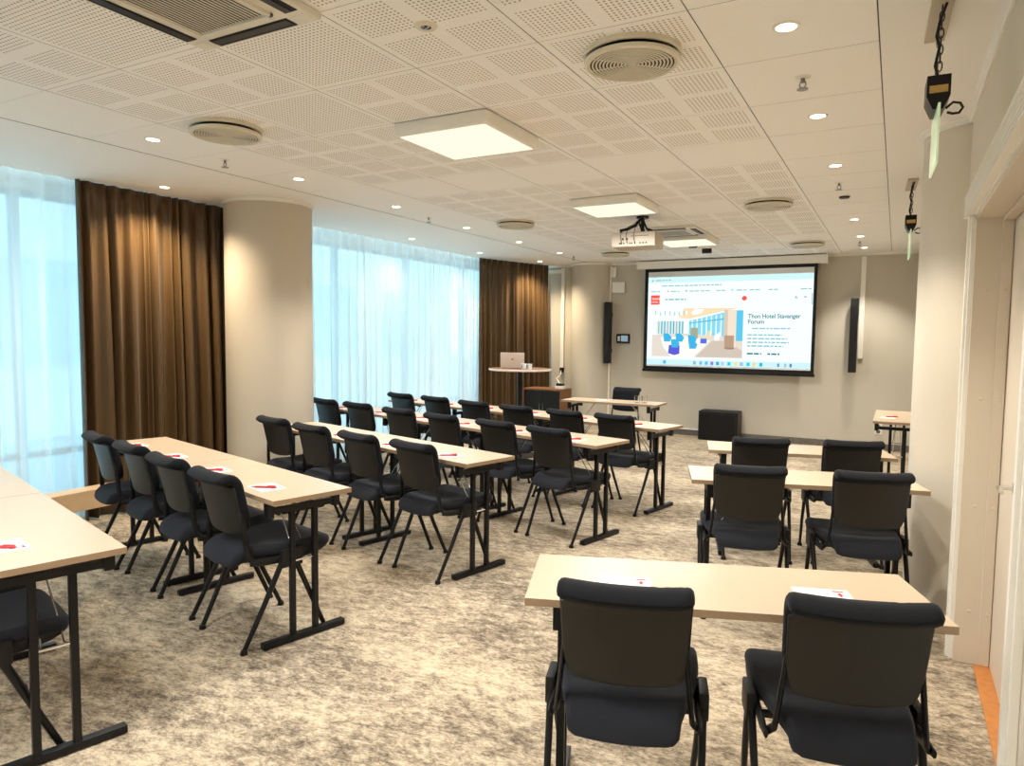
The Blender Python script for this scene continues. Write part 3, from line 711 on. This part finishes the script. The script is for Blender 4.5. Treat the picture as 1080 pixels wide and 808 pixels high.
# projection screen
SX0, SX1, SZ0, SZ1, SY = -3.47, -1.00, 0.99, 2.53, YB - 0.16
def screen():
    root = empty('projection_screen', ((SX0 + SX1) / 2, SY, SZ0)); tag(root, 'large pull-down projection screen with black border showing a hotel web page', 'projection screen')
    cx, cz = (SX0 + SX1) / 2, SZ0; W = SX1 - SX0; H = SZ1 - SZ0
    b = B(); box(b, -W / 2 - 0.10, W / 2 + 0.10, -0.06, 0.075, H + 0.03, H + 0.145, 0.012); cas = obj('casing', b, M_white, root)
    for s in (-1, 1):
        b = B(); box(b, s * (W / 2 + 0.112) - 0.012, s * (W / 2 + 0.112) + 0.012, -0.065, 0.078, H + 0.025, H + 0.15, 0.006); obj('end_cap', b, M_white, cas)
        b = B(); box(b, s * (W / 2 + 0.05) - 0.012, s * (W / 2 + 0.05) + 0.012, 0.075, 0.14, H + 0.05, H + 0.12); obj('wall_bracket', b, M_white, cas)
    b = B(); box(b, -W / 2, W / 2, -0.001, 0.002, 0.03, H + 0.04); obj('fabric_border', b, M_black, root)
    b = B(); box(b, -W / 2 - 0.012, W / 2 + 0.012, -0.012, 0.012, -0.012, 0.03, 0.005); obj('weight_bar', b, M_black, root)
    x0, x1, z0, z1 = -W / 2 + 0.055, W / 2 - 0.045, 0.075, H - 0.02
    def E(n, c, s=SCREEN_L): return emis(n, c, s)
    b = B(); box(b, x0, x1, -0.003, -0.001, z0, z1); pic = obj('projected_image', b, mat('screen_unlit_white', (0.8, 0.82, 0.84), 0.8), root)
    w, h = x1 - x0, z1 - z0
    lay = [0]
    def R(name, a, bb, c, d, m, y=None):     # fractions of the image: x a..bb from the left, z c..d from the TOP
        bm = B(); yy = -0.0035 - 0.0004 * lay[0] if y is None else y
        box(bm, x0 + a * w, x0 + bb * w, yy - 0.0003, yy, z1 - d * h, z1 - c * h); return obj(name, bm, m, pic)
    LW = E('lit_white', (0.86, 0.97, 1.0), 0.95)
    R('web_page', 0.0, 1.0, 0.055, 0.925, LW); lay[0] = 1
    R('tab_bar', 0.0, 1.0, 0.055, 0.115, E('lit_pale_cyan', (0.62, 0.90, 0.90))); R('task_bar', 0.0, 1.0, 0.925, 0.985, E('lit_pale_blue', (0.62, 0.88, 0.95)))
    lay[0] = 2
    LR = E('lit_red', (0.95, 0.10, 0.07)); LT = E('lit_teal', (0.04, 0.20, 0.22)); LG = E('lit_grey_teal', (0.28, 0.52, 0.56))
    R('logo_square', 0.02, 0.078, 0.245, 0.345, LR)
    def disc(name, fx, fz, r, m):
        bm = B(); lathe(bm, [(0, 0), (r, 0), (r, 0.0003), (0, 0.0003)], 24); yy = -0.0035 - 0.0004 * lay[0]
        bmesh.ops.transform(bm, matrix=Matrix.Translation((x0 + fx * w, yy, z1 - fz * h)) @ Matrix.Rotation(PI / 2, 4, 'X'), verts=bm.verts[:]); return obj(name, bm, m, pic)
    disc('search_button', 0.61, 0.29, 0.035, LR)
    def text(name, s, fx, fz, size, m, sx=1.0):
        cu = bpy.data.curves.new(name, 'FONT'); cu.body = s; cu.size = size; cu.offset = size * 0.018
        to = bpy.data.objects.new(name, cu); COL.objects.link(to)
        me = bpy.data.meshes.new_from_object(to.evaluated_get(bpy.context.evaluated_depsgraph_get())); bpy.data.objects.remove(to)
        me.materials.clear(); me.materials.append(m)
        o = bpy.data.objects.new(name, me); COL.objects.link(o); o.parent = pic
        o.rotation_euler = (PI / 2, 0, 0); o.location = (x0 + fx * w, -0.0052, z1 - fz * h); o.scale = (sx, 1, 1); return o
    def line(name, fx, fz, wd, hh, m, seed):      # a line of print too small to read: word-long strokes
        rn = random.Random(seed); bm = B(); x = fx; yy = -0.0035 - 0.0004 * lay[0]
        while x < fx + wd:
            e = min(fx + wd, x + rn.uniform(0.012, 0.038)); box(bm, x0 + x * w, x0 + e * w, yy - 0.0003, yy, z1 - fz * h, z1 - (fz - hh) * h); x = e + 0.006
        return obj(name, bm, m, pic)
    LWt = E('lit_text_white', (1, 0.9, 0.9)); lay[0] = 3
    text('logo_text', 'THON', 0.026, 0.295, 0.042, LWt); text('logo_text', 'HOTELS', 0.026, 0.325, 0.028, LWt)
    line('menu_text', 0.115, 0.30, 0.135, 0.016, LG, 1)
    text('heading', 'Thon Hotel Stavanger', 0.635, 0.490, 0.085, LT, 0.94); text('heading', 'Forum', 0.635, 0.545, 0.085, LT)
    line('address_line', 0.66, 0.60, 0.22, 0.013, LG, 2)
    for i, wd in enumerate((0.20, 0.23, 0.24, 0.21)): line('body_text', 0.635, 0.665 + 0.037 * i, wd, 0.014, LG, 10 + i)
    line('link_text', 0.635, 0.855, 0.085, 0.017, LT, 20); line('link_text', 0.755, 0.855, 0.07, 0.017, LT, 21)
    for fx, c in ((0.03, LR), (0.13, LR), (0.25, LT), (0.535, E('lit_cyan', (0.05, 0.6, 0.75)))): disc('bookmark_icon', fx, 0.205 if fx > .1 else 0.09, 0.012, c)
    line('tab_text', 0.05, 0.095, 0.10, 0.011, LG, 22); line('address_bar', 0.09, 0.155, 0.38, 0.012, LG, 23)
    for fx in (0.02, 0.15, 0.27, 0.34, 0.44, 0.56, 0.64, 0.75, 0.93): line('bookmark_text', fx, 0.213, 0.06, 0.011, LG, int(fx * 100))
    for fx, c in ((0.12, (0.05, .45, .85)), (0.315, (.3, .45, .6)), (0.355, (.2, .5, .9)), (0.39, (.1, .5, .85)), (0.425, (.3, .2, .7)), (0.46, (.05, .35, .8)), (0.49, (.5, .6, .7)), (0.53, (0, .6, .7)), (0.57, (.95, .75, .2)), (0.605, (.4, .5, .6)), (0.645, (0, .65, .7)), (0.68, (.95, .7, .2)), (0.72, (0, .5, .65)), (0.82, (.1, .3, .7)), (0.86, (.4, .5, .6)), (0.89, (.1, .2, .4))):
        a = 0.009 if fx < 0.8 else 0.006
        R('taskbar_icon', fx - a, fx + a, 0.938, 0.972, E('lit_icon', c))
    text('profile_icon', 'A', 0.90, 0.30, 0.05, LT); text('menu_icon', '=', 0.95, 0.30, 0.06, LT)
    R('scroll_bar', 0.992, 0.997, 0.25, 0.36, LG)
    # the lobby photograph on the page: flat coloured shapes
    bm = B(); mats = []; names = {}
    def C(c):
        if c not in names: names[c] = len(mats); mats.append(emis('lit_photo', c, 1.0))
        return names[c]
    fx0, fx1, fz0, fz1 = 0.033, 0.607, 0.385, 0.895; lv = [0]
    def P(pts, c):
        lv[0] += 1; y = -0.0036 - 0.00008 * lv[0]
        f = bm.faces.new([bm.verts.new((x0 + (fx0 + (fx1 - fx0) * px) * w, y, z1 - (fz0 + (fz1 - fz0) * pz) * h)) for px, pz in pts]); f.material_index = C(c)
    def Q(a, c, bb, d, col): P([(a, c), (bb, c), (bb, d), (a, d)], col)
    Q(0, 0, 1, 1, (0.62, 0.72, 0.74))
    P([(0, 0), (1, 0), (0.8, 0.1), (0.4, 0.27), (0, 0.22)], (0.72, 0.82, 0.84))
    P([(0.36, 0), (0.97, 0), (0.80, 0.06), (0.42, 0.22), (0.30, 0.20)], (0.85, 0.66, 0.42))
    P([(0.44, 0.10), (0.48, 0.01), (0.58, 0.03), (0.55, 0.11), (0.46, 0.14)], (0.98, 0.95, 0.90))
    for i in range(14):
        a = 0.03 + i * 0.027; rr = random.random(); Q(a, 0.03 + 0.05 * rr, a + 0.014, 0.12 + 0.04 * rr, (0.97, 0.98, 1.0) if i % 2 else (0.42, 0.58, 0.62))
    P([(0.42, 0.26), (0.82, 0.08), (0.82, 0.62), (0.42, 0.56)], (0.22, 0.62, 0.80))
    for i in range(7):
        a = 0.45 + i * 0.052; P([(a, 0.20 - i * 0.01), (a + 0.012, 0.20 - i * 0.01), (a + 0.012, 0.60), (a, 0.60)], (0.85, 0.95, 0.98))
    P([(0.42, 0.30), (0.82, 0.20), (0.82, 0.23), (0.42, 0.32)], (0.12, 0.45, 0.62))
    Q(0.05, 0.26, 0.36, 0.52, (0.55, 0.80, 0.84))
    for i in range(9):
        a = 0.07 + i * 0.034; Q(a, 0.27, a + 0.013, 0.54, (0.12, 0.30, 0.42) if i % 3 else (0.55, 0.36, 0.22))
    P([(0, 0.55), (0.4, 0.52), (0.82, 0.58), (1, 0.66), (1, 1), (0, 1)], (0.70, 0.64, 0.56))
    P([(0.10, 0.60), (0.42, 0.57), (0.66, 0.66), (0.48, 1), (0.22, 1), (0.13, 0.80)], (0.90, 0.86, 0.80))
    P([(0.5, 1), (0.68, 0.66), (0.82, 0.66), (1, 0.85), (1, 1)], (0.58, 0.50, 0.42))
    Q(0.90, 0.05, 1.0, 0.66, (0.10, 0.52, 0.75)); Q(0.80, 0.04, 0.93, 0.80, (0.80, 0.68, 0.55)); Q(0.80, 0.04, 0.84, 0.80, (0.62, 0.52, 0.42)); Q(0.81, 0.55, 0.91, 0.79, (0.45, 0.30, 0.20))
    P([(0.80, 0.79), (0.93, 0.79), (0.90, 0.83), (0.83, 0.83)], (0.30, 0.24, 0.2))
    Q(0.44, 0.40, 0.52, 0.62, (0.35, 0.36, 0.25)); Q(0.63, 0.46, 0.66, 0.60, (0.9, 0.65, 0.3))
    P([(0.20, 0.76), (0.32, 0.76), (0.32, 0.94), (0.26, 0.97), (0.19, 0.93)], (0.10, 0.10, 0.62))
    for a, c in ((0.13, 0.52), (0.27, 0.52), (0.41, 0.55), (0.22, 0.64), (0.42, 0.66)):
        P([(a, c), (a + 0.06, c), (a + 0.10, c + 0.08), (a + 0.08, c + 0.17), (a + 0.01, c + 0.17)], (0.05, 0.42, 0.72))
    Q(0.55, 0.62, 0.62, 0.72, (0.10, 0.15, 0.65)); P([(0.70, 0.56), (0.76, 0.48), (0.77, 0.50), (0.75, 0.66), (0.70, 0.66)], (0.82, 0.84, 0.86))
    obj('web_photo', bm, mats, pic)
    root.location = (cx, SY, cz)
screen()

# ------------------------------------------------------------------ ceiling fittings
def panel_light(x, y, lab, th=0.072):
    t = empty('ceiling_light', (x, y, ZC)); tag(t, lab, 'ceiling light', 'square ceiling lights')
    h = 0.305
    b = B(); box(b, -h, h, -h, h, -th, 0, 0.02); obj('housing', b, M_white, t, smooth=True)
    b = B(); box(b, -h + 0.028, h - 0.028, -h + 0.028, h - 0.028, -th - 0.003, -th + 0.004, 0.002); obj('diffuser', b, M_pan, t)
    for sx in (-1, 1):
        for sy in (-1, 1):
            l = bpy.data.lights.new('panel_glow', 'SPOT'); l.energy = PANEL_W; l.color = (1.0, 0.99, 0.97); l.spot_size = math.radians(172); l.spot_blend = 1.0; l.shadow_soft_size = 0.0
            lo = bpy.data.objects.new('panel_glow', l); COL.objects.link(lo); lo.parent = t; lo.location = (sx * 0.15, sy * 0.15, -th - 0.008)
panel_light(-2.21, 3.47, 'square white surface-mounted light panel, the largest and nearest one in view')
panel_light(-2.21, 5.87, 'square white surface-mounted light panel just before the projector')
panel_light(-2.21, 8.27, 'square white surface-mounted light panel beyond the projector, next to the small air conditioner')
panel_light(-2.21, -0.7, 'square white surface-mounted light panel behind the camera')
panel_light(-2.21, 1.07 - 0.35, 'square white surface-mounted light panel just behind the near air conditioner')

def aircon(x, y, lab):
    t = empty('ceiling_air_conditioner', (x, y, ZC)); tag(t, lab, 'air conditioner', 'ceiling cassette air conditioners')
    h = 0.315; b = B(); box(b, -h, h, -h, h, -0.028, 0, 0.008); obj('frame', b, M_ac, t)
    b = B(); box(b, -0.185, 0.185, -0.185, 0.185, -0.0295, -0.027); obj('recess', b, M_dark, t)
    b = B()
    for k in range(22): xx = -0.178 + k * 0.017; box(b, xx - 0.003, xx + 0.003, -0.18, 0.18, -0.0325, -0.0305)
    box(b, -0.195, 0.195, -0.195, -0.18, -0.04, -0.027, 0.002); box(b, -0.195, 0.195, 0.18, 0.195, -0.04, -0.027, 0.002); box(b, -0.195, -0.18, -0.195, 0.195, -0.04, -0.027, 0.002); box(b, 0.18, 0.195, -0.195, 0.195, -0.04, -0.027, 0.002)
    obj('grille', b, M_ac, t)
    for k in range(4):
        M = Matrix.Rotation(k * PI / 2, 4, 'Z')
        b = B(); box(b, -0.21, 0.21, 0.240, 0.298, -0.0305, -0.027, M=M); o = obj('air_outlet', b, M_dark, t)
        b = B(); box(b, -0.205, 0.205, 0.245, 0.278, -0.034, -0.031, M=M); obj('flap', b, M_shell, o)
    for sx, sy in ((1, 1), (1, -1), (-1, 1), (-1, -1)):
        b = B(); box(b, sx * 0.27 - 0.03, sx * 0.27 + 0.03, sy * 0.27 - 0.03, sy * 0.27 + 0.03, -0.031, -0.02, 0.004); obj('corner_cover', b, M_ac, t)
aircon(-2.21, 1.66, 'cream cassette air conditioner cut by the top edge of the photo')
aircon(-2.21, 7.67, 'small-looking cassette air conditioner between the projector and the farthest light panel')

def vent(x, y, lab):
    t = empty('ceiling_vent', (x, y, ZC)); tag(t, lab, 'vent', 'round ceiling vents'); r = 0.195
    b = B(); lathe(b, [(0, 0), (r + 0.006, 0), (r + 0.006, -0.016), (r - 0.004, -0.020), (r - 0.03, -0.010), (0, -0.004)], 56); obj('collar', b, M_grille, t, smooth=True)
    b = B(); lathe(b, [(0, -0.012), (r - 0.03, -0.012), (r - 0.03, -0.03), (0, -0.03)], 40); obj('plenum', b, M_dark, t, smooth=True)
    b = B(); lathe(b, [(r - 0.012, -0.030), (r, -0.034), (r, -0.048), (r - 0.012, -0.052), (r - 0.016, -0.045), (r - 0.016, -0.034), (r - 0.012, -0.030)], 56); obj('rim', b, M_grille, t, smooth=True)
    b = B()
    for k in range(12):
        q = 0.010 + k * 0.0148; lathe(b, [(q, -0.050), (q + 0.0075, -0.050), (q + 0.0075, -0.047), (q, -0.047), (q, -0.050)], 48)
    for a in range(8):
        M = Matrix.Rotation(a * PI / 4, 4, 'Z'); box(b, 0.0, r - 0.014, -0.0025, 0.0025, -0.0475, -0.045, M=M)
    obj('grille', b, M_grille, t)
    b = B(); lathe(b, [(0, -0.0435), (r - 0.015, -0.0435), (r - 0.015, -0.041), (0, -0.041)], 40); obj('inner_plate', b, M_dark, t)
    for a in range(4):
        b = B(); th = a * PI / 2 + 0.6; cyl(b, (r - 0.035) * math.cos(th), (r - 0.035) * math.sin(th), -0.04, 0, 0.004, 8); obj('spacer', b, M_grille, t)
vent(-1.01, 2.84, 'round cream ceiling vent nearest the camera, right of the near light panel')
vent(-3.43, 2.80, 'round cream ceiling vent above the near brown curtain side')
vent(-3.52, 6.45, 'round ceiling vent on the window side, level with the second light panel')
vent(-1.02, 6.42, 'round white ceiling vent in front of the projection screen, right of the projector')
vent(-1.01, 9.30, 'round ceiling vent right above the right end of the projection screen')
vent(-3.50, 9.35, 'round ceiling vent near the far wall, left of the screen')

def downlight(x, y, watt, lab, group, col=(1.0, 0.93, 0.81), blend=0.6, size=100):
    t = empty('downlight', (x, y, ZC)); tag(t, lab, 'downlight', group)
    b = B(); lathe(b, [(0.036, -0.001), (0.038, -0.005), (0.048, -0.006), (0.052, 0.0)], 32); obj('ring', b, M_white, t, smooth=True)
    b = B(); lathe(b, [(0, -0.002), (0.036, -0.002), (0.036, 0), (0, 0)], 24); obj('lamp', b, M_spot, t)
    l = bpy.data.lights.new('downlight_beam', 'SPOT'); l.energy = watt; l.color = col; l.spot_size = math.radians(size); l.spot_blend = blend; l.shadow_soft_size = 0.03
    lo = bpy.data.objects.new('downlight_beam', l); COL.objects.link(lo); lo.parent = t; lo.location = (0, 0, -0.045)
g1 = 'downlights in the plain strip by the right wall'
for y, w in ((2.87, 'nearest the camera'), (4.07, 'second from the camera'), (5.27, 'third from the camera'), (7.70, 'fourth from camera, past the small disc'), (8.98, 'fifth, second from the screen wall'), (10.12, 'last, closest to the screen wall')):
    downlight(-0.415, y, SPOT_W, 'lit recessed downlight in right ceiling strip, ' + w, g1)
for y, w in ((1.67, 'nearest'), (0.4, 'second'), (-0.9, 'third')): downlight(-0.415, y, SPOT_W * 0.5, 'recessed downlight in the right strip behind the view, %s one' % w, g1)
g2 = 'downlights in the plain strip by the windows'
for x, y, w in ((-4.04, 2.76, 'nearest the camera'), (-4.05, 3.96, 'right of the round column top'), (-4.10, 5.21, 'third from the camera'), (-4.19, 6.56, 'fourth from the camera'), (-4.22, 7.83, 'fifth from the camera'), (-4.24, 9.08, 'closest to the far column')):
    downlight(x, y, SPOT_W * 0.6, 'lit recessed downlight in the left ceiling strip, ' + w, g2)
for y, w in ((1.5, 'nearest'), (0.2, 'second'), (-1.1, 'third')): downlight(-4.04, y, SPOT_W * 0.3, 'recessed downlight in the left strip behind the view, %s one' % w, g2)
g3 = 'downlights along the curtains'
for x, y, w in ((-5.28, 3.70, 'above the near brown curtain'), (-5.30, 7.04, 'above the middle of the far sheer curtain'), (-5.28, 8.62, 'above the right end of the far sheer curtain'), (-5.02, 10.02, 'above the far brown curtain')):
    downlight(x, y, SPOT_B if w.endswith('brown curtain') else SPOT_B * 0.3, 'lit recessed downlight by the windows, ' + w, g3, (1.0, 0.80, 0.55), 1.0, 135)

def sprinkler(x, y, lab):
    t = empty('sprinkler', (x, y, ZC)); tag(t, lab, 'sprinkler', 'ceiling sprinklers')
    b = B(); lathe(b, [(0, -0.006), (0.026, -0.006), (0.034, 0), (0, 0)], 24); obj('cover_ring', b, M_white, t, smooth=True)
    b = B(); cyl(b, 0, 0, -0.024, -0.006, 0.009, 12)
    for s in (-1, 1): tube(b, [(s * 0.009, 0, -0.02), (s * 0.014, 0, -0.034), (s * 0.003, 0, -0.052)], 0.0028, 8)
    obj('nozzle', b, M_steel, t, smooth=True)
    b = B(); lathe(b, [(0, -0.052), (0.024, -0.052), (0.024, -0.055), (0, -0.056)], 16); obj('deflector', b, M_steel, t)
for x, y, w in ((-0.42, 3.45, 'between the two nearest downlights on the right'), (-0.43, 5.86, 'beyond the third downlight on the right'), (-0.44, 9.45, 'close to the screen wall on the right'), (-4.06, 3.30, 'in the left strip beside the near downlight'), (-4.17, 5.82, 'in the left strip beyond the column'), (-4.23, 9.55, 'in the left strip near the far wall')):
    sprinkler(x, y, 'small chrome ceiling sprinkler ' + w)
b = B(); lathe(b, [(0, -0.014), (0.036, -0.014), (0.042, -0.004), (0.042, 0), (0, 0)], 28); o = obj('ceiling_speaker', b, M_shell, loc=(-0.43, 6.45, ZC), smooth=True); tag(o, 'small dark grey ceiling disc between the third and fourth right downlights', 'ceiling disc')
t = empty('ceiling_sensor', (-1.62, 2.24, ZC)); tag(t, 'small round ceiling sensor with dark centre above the near light panel', 'sensor')
b = B(); lathe(b, [(0.020, -0.008), (0.036, -0.010), (0.045, 0), (0.02, 0)], 28); obj('ring', b, M_grille, t, smooth=True)
b = B(); lathe(b, [(0, -0.006), (0.021, -0.006), (0.021, 0), (0, 0)], 20); e = obj('lens', b, M_dark, t)
b = B()
for k in range(3): lathe(b, [(0, -0.010), (0.005, -0.009), (0.006, -0.006)], 10, (0.011 * math.cos(k * 2.1), 0.011 * math.sin(k * 2.1), 0))
obj('pin', b, M_chrome, e)
b = B(); lathe(b, [(0, -0.02), (0.05, -0.02), (0.058, 0), (0, 0)], 28); o = obj('smoke_detector', b, M_shell, loc=(-2.36, 9.12, ZC), smooth=True); tag(o, 'dark round detector on the ceiling beyond the farthest light panel', 'detector')
b = B(); box(b, -0.06, 0.06, -0.035, 0.035, -0.06, 0, 0.004); o = obj('ceiling_sensor', b, M_shell, loc=(-2.26, 9.45, ZC)); o.rotation_euler = (0, 0, 0.1); tag(o, 'small grey box on the ceiling just before the screen casing', 'sensor')

# projector
PX, PY = -2.28, 6.68
t = empty('projector', (PX, PY, 2.455)); t.rotation_euler = (0, 0, math.radians(3)); tag(t, 'cream video projector hanging from the ceiling with black cables', 'projector')
b = B(); box(b, -0.215, 0.215, -0.15, 0.19, -0.07, 0.07, 0.012); obj('housing', b, M_cream, t)
b = B()
for x in (-0.13, -0.115, -0.09, -0.03, -0.01, 0.02, 0.07, 0.10, 0.13): box(b, x - 0.006, x + 0.006, -0.153, -0.149, -0.045, -0.030)
for x in (-0.10, -0.06): box(b, x - 0.009, x + 0.009, -0.153, -0.149, -0.005, 0.012)
obj('ports', b, M_dark, t)
b = B()
for k in range(9): box(b, -0.02 + k * 0.02, -0.010 + k * 0.02, -0.152, -0.149, 0.025, 0.035)
obj('vent_slots', b, M_shell, t)
b = B(); lathe(b, [(0, 0), (0.045, 0), (0.042, 0.03), (0.034, 0.032), (0, 0.02)], 28); bmesh.ops.transform(b, matrix=Matrix.Translation((0.08, 0.19, 0)) @ Matrix.Rotation(-PI / 2, 4, 'X'), verts=b.verts[:]); obj('lens', b, M_black, t, smooth=True)
b = B(); cyl(b, 0.05, 0, 0.07, 0.225, 0.018, 16); cyl(b, 0.05, 0, 0.215, 0.235, 0.06, 24); box(b, -0.06, 0.16, -0.06, 0.06, 0.07, 0.082, 0.002); obj('ceiling_mount', b, M_black, t, smooth=True)
for k in range(3):
    x = -0.11 + 0.055 * k + 0.02 * (k == 2); b = B()
    tube(b, [(0.05 + 0.008 * k, -0.02, 0.225), (0.04 + 0.6 * (x), -0.08, 0.15), (x, -0.15, 0.09 + 0.01 * (k % 3)), (x - 0.01, -0.175, 0.03), (x, -0.165, -0.03), (x, -0.15, -0.038)], 0.003, 8); obj('cable', b, M_black, t, smooth=True)
b = B(); tube(b, [(0.05, -0.03, 0.22), (0.0, -0.08, 0.14), (-0.06, -0.13, 0.10), (-0.13, -0.13, 0.092), (-0.15, -0.05, 0.084)], 0.014, 10); tube(b, [(0.05, -0.02, 0.22), (0.09, -0.07, 0.15), (0.12, -0.10, 0.10), (0.17, -0.06, 0.082)], 0.010, 10); tube(b, [(0.04, -0.02, 0.22), (0.04, -0.09, 0.16), (0.07, -0.12, 0.10), (0.10, -0.10, 0.08)], 0.009, 10); obj('cable_bundle', b, M_black, t, smooth=True)

# hanging exit signs (acrylic seen edge-on)
def exit_sign(x, y, lab, rz, ry=1.0):
    t = empty('hanging_exit_sign', (x, y, ZC)); t.rotation_euler = (0, 0, rz); tag(t, lab, 'exit sign', 'hanging exit signs')
    b = B(); box(b, -0.035, 0.035, -0.12, 0.30, -0.014, 0, 0.003); obj('ceiling_plate', b, M_cream, t)
    for s in (-1, 1):
        b = B(); n = 8
        for k in range(n):
            z = -0.024 - 0.028 * k; c = Vector((0, s * 0.045, z)); pts = []
            for j in range(12):
                a = 2 * PI * j / 12; p = (0.0075 * math.cos(a), 0.018 * math.sin(a))
                pts.append(c + (Vector((p[0], 0, p[1])) if k % 2 else Vector((0, p[0], p[1]))))
            tube(b, pts, 0.0022, 6, closed=True)
        obj('chain', b, M_chrome if s > 0 else M_black, t, smooth=True)
    b = B(); tube(b, [(0.012, -0.06, -0.014), (-0.006, -0.06, -0.07), (-0.014, -0.055, -0.12), (-0.004, -0.06, -0.16), (-0.014, -0.055, -0.22), (-0.004, -0.05, -0.257)], 0.005, 8)
    tube(b, [(0.024, -0.05, -0.368), (0.045, -0.06, -0.352), (0.066, -0.062, -0.358), (0.074, -0.062, -0.374), (0.064, -0.060, -0.390), (0.045, -0.058, -0.390), (0.030, -0.05, -0.382)], 0.0045, 8)
    obj('power_cord', b, M_black, t, smooth=True)
    b = B()
    pr = [(-0.036, -0.255), (0.036, -0.255), (0.036, -0.325), (0.016, -0.37), (-0.016, -0.37), (-0.036, -0.325)]
    A = [b.verts.new((px, -0.065, pz)) for px, pz in pr]; C = [b.verts.new((px, 0.065, pz)) for px, pz in pr]
    for i in range(6): b.faces.new((A[i], A[(i + 1) % 6], C[(i + 1) % 6], C[i]))
    b.faces.new(A); b.faces.new(C); hz = obj('lamp_housing', b, M_black, t)
    b = B(); box(b, -0.028, 0.028, -0.0665, -0.065, -0.315, -0.29); obj('type_plate', b, M_brass, hz)
    b = B(); box(b, -0.004, 0.004, -0.125, 0.145, -0.565, -0.365, 0.002); obj('acrylic_panel', b, M_acryl, t)
exit_sign(0.088, 2.95, 'hanging edge-lit green exit sign on chains at the top right, nearest the camera', math.radians(2))
exit_sign(0.052, 6.05, 'hanging edge-lit exit sign on chains farther away, beside the right column', math.radians(2))
